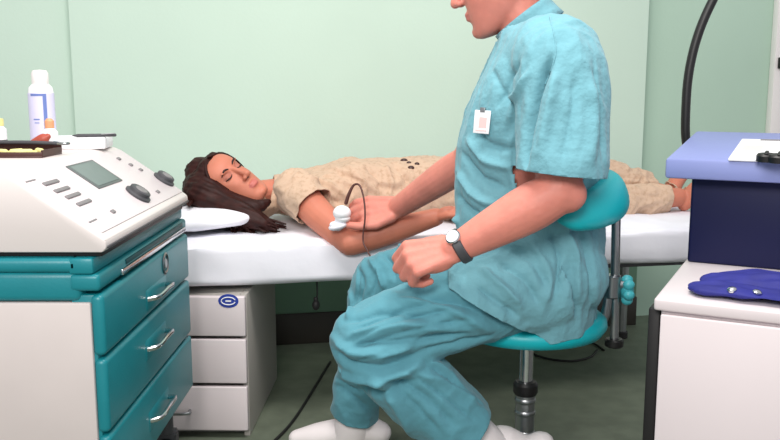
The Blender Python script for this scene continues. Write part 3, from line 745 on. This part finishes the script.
ends_front = [(240, 229, 2.53), (256, 231, 2.53), (270, 229, 2.52), (236, 226, 2.55), (250, 226, 2.53), (279, 229, 2.53), (268, 222, 2.54)]
for k in range(170):
    side = rnd.random()
    if side < .62:     # near side: from the parting over the temple down to the pillow edge
        u_ = rnd.random(); st0 = HL(-.02 - .05 * u_ if False else 0, 0, 0)
        a = rnd.uniform(-.02, .09); s0 = HL(.02, .07 - .09 * u_, .105 - .01 * u_)
        NEAR = -1 if (hrot @ Vector((1, 0, 0))).y > 0 else 1
        s1 = HL(NEAR * .055, .06 - .10 * u_, .078 - .02 * u_); s2 = HL(NEAR * .083, .036 - .10 * u_, .01); s3 = HL(NEAR * .09, .02 - .1 * u_, -.055)
        ex, ey, eY = rnd.choice(ends_front); e_ = px3(ex + rnd.uniform(-9, 7), ey + rnd.uniform(-5, 4), eY + .02 * u_)
        mid = (s3 + e_) / 2 + Vector((rnd.uniform(-.012, .012), -.012, rnd.uniform(-.004, .01)))
        tube(hb_, [s0, s1, s2, s3, mid, e_], [.003, .006, .0075, .0075, .007, .0025], 7, 4)
    elif side < .85:   # crown: back over the pillow to the left
        u_ = rnd.uniform(-1, 1); s0 = HL(u_ * .06, .06 - .02 * abs(u_), .098 - .02 * abs(u_)); s1 = HL(u_ * .075, -.01, .125 - .01 * abs(u_)); s2 = HL(u_ * .08, -.085, .08); 
        e_ = hc + RU * rnd.uniform(-.19, -.1) + RN * (rnd.uniform(-.13, .05)); e_.z = .655 + rnd.uniform(0, .02)
        tube(hb_, [s0, s1, s2, e_], [.004, .008, .009, .003], 7, 4)
    else:              # far side
        NEAR = -1 if (hrot @ Vector((1, 0, 0))).y > 0 else 1; u_ = rnd.random()
        s0 = HL(0, .07 - .08 * u_, .108); s1 = HL(-NEAR * .06, .05 - .08 * u_, .08); s2 = HL(-NEAR * .086, .02 - .08 * u_, .01); e_ = HL(-NEAR * .085, -.04 - .05 * u_, -.07)
        tube(hb_, [s0, s1, s2, e_], [.003, .007, .008, .003], 7, 4)
hb_.transform(Matrix.Translation(-PROOT)); obj('hair', hb_, 'hair_brown', pat, 0)

# ------------------------------------------------------------------ the seated man
DROOT = Vector((SX, SY, .475))
doc = thing('person', 'man in teal scrubs seated on the teal stool holding a probe', 'person', DROOT)
fv = Vector((-.978, .208, 0)); sv = UP.cross(fv)        # facing, his left (towards the camera)
TY = 1.93
TRD = [(545, 302, .11, .165), (541, 278, .13, .175), (534, 240, .155, .18), (529, 195, .16, .18), (531, 150, .16, .185), (537, 108, .148, .195), (541, 74, .12, .19), (536, 46, .083, .14), (527, 24, .058, .075)]
SC = TY / F
db = B()
dhc = at(501, -27, 1.93); dz_ = Vector((-.30, .05, .95)); drot = frame(y=(-.93, .26, -.30), z=dz_)
dhm = head_bm(db, dhc, drot, 1.02)
tube(db, [at(530, 34, 1.93), at(518, 10, 1.93), at(510, -20, 1.94)], [.06, .056, .06], 20, 5)
loft(db, [(at(px, py, TY), fv * (hd - .018), sv * (hw_ - .018)) for px, py, hd, hw_ in TRD], 40, 2.3, 4)
shN = at(560, 72, 1.735); elN = at(559, 192, 1.635); wrN = at(455, 249, 1.66)
shF = at(522, 66, 2.11); elF = at(467, 161, 2.24); wrF = at(399, 207, 2.42)
tube(db, [shN, (shN + elN) / 2, elN], [.058, .052, .044], 20, 5); ell(db, elN + Vector((.012, 0, -.004)), (.042, .04, .038))
tube(db, [elN, elN * .72 + wrN * .28, elN * .35 + wrN * .65, wrN], [.043, .048, .040, .029], 20, 5)
tube(db, [shF, (shF + elF) / 2, elF], [.058, .05, .042], 18, 5); tube(db, [elF, elF * .7 + wrF * .3, wrF], [.042, .045, .032], 18, 5)
# left fist resting on the thigh
dN = at(392, 264, 1.665) - wrN
hand_bm(db, wrN, dN, (0.1, -.72, .62), (0.1, .66, .74), [(52, 75, 45), (56, 78, 45), (60, 80, 45), (62, 82, 45)], [(.02, .026, -.006), (.05, .04, -.018), (.08, .03, -.032), (.092, .008, -.04)], 1.06, .03, radii=(.0105, .0108, .0103, .0092))
# right hand around the probe
dF = at(356, 212, 2.44) - wrF
hand_bm(db, wrF, dF, (0, -.8, .6), (0, -.6, -.8), [(52, 50, 30), (36, 48, 28), (22, 42, 26), (10, 36, 24)], [(.02, .026, .0), (.058, .046, .004), (.1, .047, .010), (.146, .036, .012)], 1.16, .05, radii=(.0102, .0105, .01, .009))
# legs inside the trousers
hN, kN, aN = at(548, 279, 1.83), at(368, 343, 1.735), at(500, 462, 1.79)
hF, kF, aF = at(540, 270, 2.02), at(378, 281, 2.18), at(352, 430, 2.25)
for h_, k_, a_ in ((hN, kN, aN), (hF, kF, aF)):
    tube(db, [h_, (h_ + k_) / 2, k_], [.075, .07, .055], 18, 5); tube(db, [k_, k_ * .65 + a_ * .35, a_], [.054, .053, .036], 18, 5)
me = fuse(db, .0036, 3)
obj('body', local(me, DROOT), 'skin_man', doc, 0)
dml = Matrix.Translation(-DROOT) @ dhm
assign(me, 'lips_man', lambda c: (lambda q: (np.abs(q[:, 0]) < .024) & (q[:, 1] > .088) & ((q[:, 0] / .024) ** 2 + ((q[:, 2] + .066) / .010) ** 2 < 1))(to_local(c, dml)))
bvm = bvh_of(me)
def fpt(x, z, lift=.001):
    o = dml @ Vector((x, .2, z)); d = (dml.to_3x3() @ Vector((0, -1, 0))).normalized(); r_ = bvm.ray_cast(o, d, 1); return r_[0] - d * lift
for sx in (-1, 1):
    b = B(); tube(b, [fpt(sx * x, z) for x, z in ((.014, .031), (.026, .036), (.046, .031))], [.002, .004, .0015], 8, 3); obj('eyebrow', b, 'hair_grey', doc)
    b = B(); tube(b, [fpt(sx * x, z) for x, z in ((.018, .009), (.031, .006), (.045, .010))], [.001, .0018, .001], 8, 3); obj('eyelash', b, 'lash', doc)
b = B(); t = bmesh.new(); bmesh.ops.create_uvsphere(t, u_segments=40, v_segments=28, radius=1)
for v in t.verts:
    x, y, z = v.co; k = 1 + .03 * noise.noise(Vector((x, y, z)) * 7); v.co = Vector((x * .081 * k, (y * .107) * k - .008, z * .106 * k + .02))
bmesh.ops.delete(t, geom=[v for v in t.verts if (v.co.y > .055 and v.co.z < .085) or (v.co.y > -.035 and v.co.z < .0) or v.co.z < -.055], context='VERTS'); merge(b, t, dml)
obj('hair', b, 'hair_grey', doc, 0)

# trousers
tb = B()
loft(tb, [(at(px, py, TY), fv * a_, sv * b_) for px, py, a_, b_ in ((545, 314, .10, .165), (543, 296, .122, .182), (540, 272, .132, .185), (536, 246, .14, .18))], 40, 2.4, 4)
tube(tb, [hN, at(478, 301, 1.785), at(404, 328, 1.75), at(369, 344, 1.735)], [.10, .092, .087, .084], 24, 6)
tube(tb, [at(369, 344, 1.735), at(405, 377, 1.745), at(455, 422, 1.77), aN], [.083, .086, .08, .068], 24, 6)
tube(tb, [hF, at(465, 274, 2.1), at(410, 276, 2.15), at(379, 283, 2.18)], [.104, .09, .08, .076], 24, 6)
tube(tb, [at(379, 283, 2.18), at(366, 345, 2.21), at(357, 400, 2.235), aF], [.075, .074, .068, .062], 24, 6)
me = fuse(tb, .0046, 9)
hemN = at(487, 437, 1.785)
cut(me, [(at(476, 419, 1.78), aN - kN + Vector((0.02, 0, .0)), .13), (at(355, 416, 2.24), aF - kF + Vector((-.05, 0, 0)), .12)])
TF = []
for i, y0 in enumerate((330, 343, 356, 368)):      # bunched cloth round the bent knee
    TF.append(([(332, y0 + 8), (352, y0 + 22), (385, y0 + 24), (420, y0 + 10)], 7 if i % 2 == 0 else -8, 9))
TF += [([(345, 322), (385, 312), (430, 318)], -6, 8), ([(350, 335), (400, 325), (450, 330)], 6, 9), ([(355, 345), (410, 340), (470, 335)], -7, 8), ([(400, 300), (440, 305), (490, 330)], 6, 9), ([(420, 296), (465, 306), (510, 325)], -7, 8), ([(445, 290), (480, 300), (515, 318)], 6, 8),
       ([(420, 352), (450, 345), (490, 335)], -6, 8), ([(425, 358), (448, 375), (480, 410)], 5, 10), ([(385, 380), (420, 392), (455, 425)], -6, 10), ([(400, 375), (440, 380), (470, 400)], 4, 9), ([(370, 372), (400, 410), (415, 440)], 6, 11),
       ([(352, 255), (362, 280), (358, 305)], -7, 7), ([(362, 250), (376, 268), (385, 290)], 7, 7), ([(375, 247), (390, 262), (395, 280)], -7, 7), ([(388, 243), (410, 252)], 6, 7), ([(405, 240), (425, 248)], -5, 6), ([(346, 285), (352, 305), (348, 320)], 6, 7), ([(334, 385), (350, 395), (372, 412)], -5, 9)]
TF += [([(350, 332), (398, 311), (440, 301)], -4.5, 4), ([(346, 342), (402, 320), (455, 309)], -4.5, 4), ([(344, 352), (408, 331), (472, 319)], -5, 4), ([(350, 363), (412, 344), (468, 333)], -4, 4), ([(404, 368), (440, 393), (474, 420)], -4, 4), ([(424, 362), (455, 386), (486, 408)], -3.5, 4), ([(385, 378), (415, 405), (440, 432)], -3.5, 4),
       ([(370, 249), (377, 272), (372, 298)], -4, 4), ([(394, 244), (401, 260), (398, 275)], -4, 4), ([(356, 258), (358, 285), (352, 310)], -4, 4), ([(415, 243), (426, 254)], -4, 4)]
folds(me, TF, 7, 9, seed=4, gain=2.1)
trs = obj('trousers', local(me, DROOT), 'scrub_trouser', doc, 0); thick(trs, .003)

# shirt
sb = B()
SH = [(543, 330, .114, .188), (541, 296, .126, .20), (538, 268, .14, .20), (531, 236, .164, .196)] + [(px, py, hd + .004, hw_ + .004) for px, py, hd, hw_ in TRD[3:]]
loft(sb, [(at(px, py, TY), fv * a_, sv * b_) for px, py, a_, b_ in SH], 48, 2.4, 4)
ell(sb, at(486, 258, 1.95), (.10, .20, .075), frame(x=fv, y=sv)); ell(sb, at(535, 288, 1.83), (.10, .125, .07), frame(x=fv, y=sv))
tube(sb, [hN + Vector((.03, 0, .01)), hN, at(490, 296, 1.79), at(440, 314, 1.765)], [.10, .120, .110, .103], 24, 6)
tube(sb, [hF, at(465, 272, 2.1), at(425, 274, 2.12)], [.112, .098, .092], 24, 6)
tube(sb, [at(538, 58, 1.86), shN + Vector((0, .01, .01)), shN * .5 + elN * .5 + Vector((.006, 0, 0)), shN * .1 + elN * .9 + Vector((.004, -.004, 0))], [.085, .094, .09, .086], 24, 6)
tube(sb, [at(532, 55, 2.0), shF, shF * .5 + elF * .5, shF * .25 + elF * .75], [.08, .08, .07, .062], 24, 6)
me = fuse(sb, .0046, 10)
hemp = at(563, 173, 1.66)
cut(me, [(hemp, Vector((-.10, -.02, -1)), .125), (shF * .3 + elF * .7, elF - shF, .11), (at(490, 307, 1.74), Vector((-.53, 0.05, -.85)), .15), (at(455, 280, 1.9), Vector((-1, .12, -.12)), .34), (at(550, 318, TY), Vector((.1, 0, -1)), .24), (at(534, 33, 1.93), Vector((-.25, 0, 1)), .1)])
SF = [([(550, 58), (538, 90), (529, 128), (525, 166)], -22, 7), ([(556, 70), (549, 110), (541, 150)], 6, 10), ([(575, 75), (572, 115), (562, 165)], -5, 10), ([(592, 80), (594, 120), (588, 170)], 5, 12),
      ([(520, 60), (508, 85), (497, 108)], -5, 8), ([(530, 70), (515, 100), (508, 125)], 6, 8), ([(493, 70), (502, 90), (512, 105)], -4, 7),
      ([(475, 130), (490, 145), (515, 150)], -8, 8), ([(468, 140), (485, 160), (512, 168)], 7, 8), ([(462, 152), (478, 175), (505, 188)], -8, 8), ([(458, 170), (475, 195), (495, 205)], 7, 8), ([(452, 188), (468, 208), (480, 215)], -8, 8), ([(447, 205), (460, 222)], 6, 8), ([(441, 222), (452, 232)], -5, 7),
      ([(520, 200), (508, 160), (514, 130)], 5, 9), ([(548, 225), (560, 260), (556, 300)], -8, 8), ([(562, 215), (575, 255), (578, 300)], 7, 9), ([(580, 222), (590, 265), (592, 310)], -7, 8), ([(530, 240), (550, 275), (545, 305)], 6, 8), ([(500, 262), (525, 280), (540, 305)], -7, 8), ([(480, 268), (500, 285), (520, 305)], 7, 8), ([(475, 285), (495, 300), (520, 318)], -8, 7), ([(510, 250), (532, 262), (550, 290)], -5, 7),
      ([(545, 240), (570, 232), (598, 225)], -5, 8), ([(595, 60), (600, 110), (602, 160)], -4, 9)]
folds(me, SF, 6.5, 10, stretch=(1.5, 1.5, .45), seed=7, gain=1.9)
shirt = obj('scrub_shirt', local(me, DROOT), 'scrub_cloth', doc, 0); thick(shirt, .003)
bvs = bvh_of(shirt.data)
# stand collar
b = B(); nc = at(529, 31, 1.93) - DROOT; tilt = frame(y=Vector((-.82, .17, -.54)), z=(-.54, .1, .83)); rows = []
for h, k in ((-.018, 1.12), (.0, 1.05), (.018, 1.0), (.030, 1.02)):
    rows.append([b.verts.new(nc + tilt @ Vector((math.sin(a) * .070 * k, math.cos(a) * .070 * k - .004, h + .010 * (1 - math.cos(a)) / 2))) for a in np.linspace(R(14), R(346), 48)])
skin(b, rows, cap=False, closed=False); cl = obj('collar', b, 'scrub_cloth', shirt, 0); m_ = cl.modifiers.new('cloth_thickness', 'SOLIDIFY'); m_.thickness = .005; m_.offset = 0
def on_shirt(px, py, lift=0.0):
    r_ = bvs.ray_cast(EYE - DROOT, ray(px, py).normalized(), 9); return r_[0] + r_[1] * lift, r_[1]
# shoulder seam and sleeve hem as thin raised cords
for line, rad in (([(549, 12), (553, 30), (556, 48), (553, 66), (545, 84)], .0016),):
    pts = []
    for p in spline(line, 4):
        q = bvs.ray_cast(EYE - DROOT, ray(*p).normalized(), 9)
        if q[0] is not None: pts.append(q[0] + q[1] * .0005)
    if len(pts) > 3: tube(b := B(), pts, rad, 8, 1); obj('shoulder_seam', b, 'scrub_cloth', shirt)
# badge
q, n_ = on_shirt(485, 122, .008); n_ = (n_ * .6 + Vector((-.4, -.75, .1))).normalized()
bm_ = Matrix.Translation(q) @ frame(y=(0.05, 0, 1), z=n_).to_4x4()
bd = obj('name_badge', box(B(), -.019, .019, -.024, .024, 0, .003, .001, mtx=bm_), 'white_print', shirt)
obj('badge_photo', box(B(), -.006, .012, -.012, .010, .003, .0036, mtx=bm_), 'badge_photo', bd)
obj('badge_print', box(B(), -.013, .013, -.019, -.0165, .003, .0036, mtx=bm_), 'badge_photo', bd)
obj('badge_clip', box(B(), -.006, .006, .020, .03, -.001, .005, .001, mtx=bm_), 'steel', bd)
# watch on the left wrist
wd = (elN - wrN).normalized(); wc_ = wrN + wd * .012 - DROOT; fr = frame(x=(0.1, -.72, .62), z=wd)
b = B(); rows = []
for z in (-.008, -.006, .006, .008):
    rows.append([b.verts.new(wc_ + fr @ Vector((math.cos(a) * (.0335 if abs(z) < .007 else .032), math.sin(a) * (.0335 if abs(z) < .007 else .032), z))) for a in np.linspace(0, 2 * math.pi, 37)[:-1]])
skin(b, rows, cap=False); wt = obj('watch', b, 'dark_grey', doc); m_ = wt.modifiers.new('strap_thickness', 'SOLIDIFY'); m_.thickness = .003; m_.offset = 1
wn = (fr @ Vector((.45, .9, 0))).normalized()
if wn.z < 0: wn = (fr @ Vector((.45, -.9, 0))).normalized()
wn = (UP * .75 + Vector((-.1, -.65, 0))); wn = (wn - wd * wn.dot(wd)).normalized()
lathe(b := B(), [(0, -.002), (.014, -.002), (.0155, .002), (.0155, .006), (.0135, .008), (.013, .007), (0, .007)], c=wc_ + wn * .033, mtx=frame(x=wd, z=wn)); wcs = obj('watch_case', b, 'chrome', wt)
lathe(b := B(), [(0, 0), (.0128, 0), (.0128, .001), (0, .001)], c=wc_ + wn * .0402, mtx=frame(x=wd, z=wn)); obj('watch_dial', b, 'white_print', wcs)
# shoes
def shoe(heel, ball, toe, up):
    b = B(); d = (ball - heel).normalized(); up = Vector(up); up = (up - d * d.dot(up)).normalized(); s_ = d.cross(up)
    tube(b, [heel + up * .035, heel + d * .05 + up * .045, heel * .45 + ball * .55 + up * .038, ball + up * .024, toe + up * .018], [.038, .044, .044, .042, .028], 20, 5, flat=.85, ref=up)
    tube(b, [heel + d * .03 + up * .04, heel + d * .05 + up * .10], [.039, .045], 20, 3)
    me = fuse(b, .005, 5); return me
hel = at(550, 456, 1.81); bal = atz(482, 531, .022); to_ = bal + Vector((-.06, -.01, .0)); 
me = shoe(hel, bal, to_, (-.6, 0, .8)); s1 = obj('shoe', local(me, DROOT), 'white_shoe', doc, 0)
fdir = Vector((-.95, .12, -.05)).normalized(); hel = Vector((aF.x + .075, aF.y, .03)); me = shoe(hel, hel + fdir * .17, hel + fdir * .23, UP); s2 = obj('shoe', local(me, DROOT), 'white_shoe', doc, 0)
for s_, hh, bb, tt in ((s2, hel, hel + fdir * .17, hel + fdir * .24),):
    b = B(); tube(b, [hh + UP * -.012, (hh + bb) / 2 - UP * .012, bb - UP * .012, tt - UP * .01], [.04, .038, .045, .025], 16, 4, flat=.22, ref=UP); b.transform(Matrix.Translation(-DROOT)); obj('shoe_sole', b, 'sole', s_)

for a_, k_, q_ in ((aN, kN, 1), (aF, kF, .4)):
    d_ = (k_ - a_).normalized(); b = B(); tube(b, [a_ - d_ * .05, a_ + d_ * .03 * q_, a_ + d_ * .10 * q_, a_ + d_ * .16 * q_], [.05, .052, .055 - .008 * (q_ < 1), .056 - .01 * (q_ < 1)], 20, 4); b.transform(Matrix.Translation(-DROOT)); obj('sock', b, 'white_shoe', doc, 0)
# probe in his right hand
PY = 2.405
pr = thing('sensor_probe', 'white round sensor probe with thin brown cable in the right hand', 'probe', at(342, 214, PY))
o_ = at(342, 214, PY)
b = B(); ell(b, (0, 0, .003), (.026, .026, .022)); ell(b, (.002, 0, -.012), (.022, .022, .014)); obj('probe_head', b, 'white_print', pr, 0)
b = B(); c = at(338, 226, PY) - o_; ell(b, c, (.028, .024, .012), Matrix.Rotation(R(-15), 3, 'Y')); ell(b, c + Vector((-.012, -.005, .004)), (.012, .012, .01)); tube(b, [c, Vector((0, 0, -.005))], .015, 12, 3); obj('electrode_base', b, 'sheet', pr, 0)
b = B(); tube(b, [at(346, 203, PY) - o_, at(349, 194, PY) - o_, at(354, 185, PY) - o_, at(360, 186, PY - .01) - o_, at(364, 200, PY - .03) - o_, at(365, 218, PY - .045) - o_, at(363, 240, PY - .05) - o_, at(368, 252, 2.33) - o_, at(376, 272, 2.31) - o_, at(380, 330, 2.34) - o_], [.0055, .005, .0035, .0028, .0025, .0025, .0025, .0025, .0025, .0025], 10, 5); obj('cable', b, 'cable_brown', pr, 0)

# cords under the couch
def cord(name, pts, rad, m, label):
    o = thing(name, label, 'cord', pts[0]); b = B(); tube(b, [Vector(p) - Vector(pts[0]) for p in pts], rad, 10, 6); obj('cable', b, m, o, 0); return o
cr = cord('floor_cord', [atz(330, 362, .006), atz(322, 375, .006), atz(308, 398, .006), atz(292, 422, .006), atz(274, 441, .006), atz(250, 460, .006)], .0042, 'rubber', 'black cord running over the floor beside the drawer pedestal')
cp0 = at(590, 345, 2.75); lp = [atz(x, y, .005) for x, y in ((604, 350), (592, 343), (570, 341), (548, 343), (533, 348), (534, 354), (550, 359), (572, 361), (590, 357), (597, 350))]
cord('looped_cord', lp, .004, 'rubber', 'black cord lying in a loop on the floor behind the stool')
hp = at(317, 284, 2.52); hc_ = thing('hanging_plug', 'small black plug hanging on a cord below the couch', 'plug', hp)
b = B(); p1 = at(316, 305, 2.52) - hp; tube(b, [(0, 0, .008), p1 * .5 + Vector((.002, 0, 0)), p1], .0025, 8, 4); obj('cable', b, 'rubber', hc_, 0)
b = B(); ell(b, p1, (.012, .012, .016)); cyl(b, p1 + UP * .01, p1 + UP * .024, .007); obj('plug_body', b, 'rubber', hc_, 0)

# ------------------------------------------------------------------ light
w = bpy.data.worlds.new('world'); sc.world = w; w.use_nodes = True
w.node_tree.nodes['Background'].inputs['Color'].default_value = lin((250, 250, 255)); w.node_tree.nodes['Background'].inputs['Strength'].default_value = .64
def area(name, loc, aim, sx, sy, power, col=(255, 250, 245)):
    l = bpy.data.lights.new(name, 'AREA'); l.shape = 'RECTANGLE'; l.size = sx; l.size_y = sy; l.energy = power; l.color = lin(col)[:3]
    o = bpy.data.objects.new(name, l); COL.objects.link(o); o.location = loc; o.rotation_euler = (Vector(aim) - Vector(loc)).to_track_quat('-Z', 'Y').to_euler(); return o
area('overhead_light', (.1, 1.5, 2.6), (.1, 2.0, 0), 1.2, .6, 40)  # unseen overhead light, added for bright even lighting
area('key_light', (-.5, -1.0, 2.2), (.2, 2.6, .8), .9, .8, 68)  # unseen key light, added high behind the camera
vs = sc.view_settings; vs.view_transform = 'Standard'; vs.look = 'None'; vs.exposure = 0; vs.gamma = 1
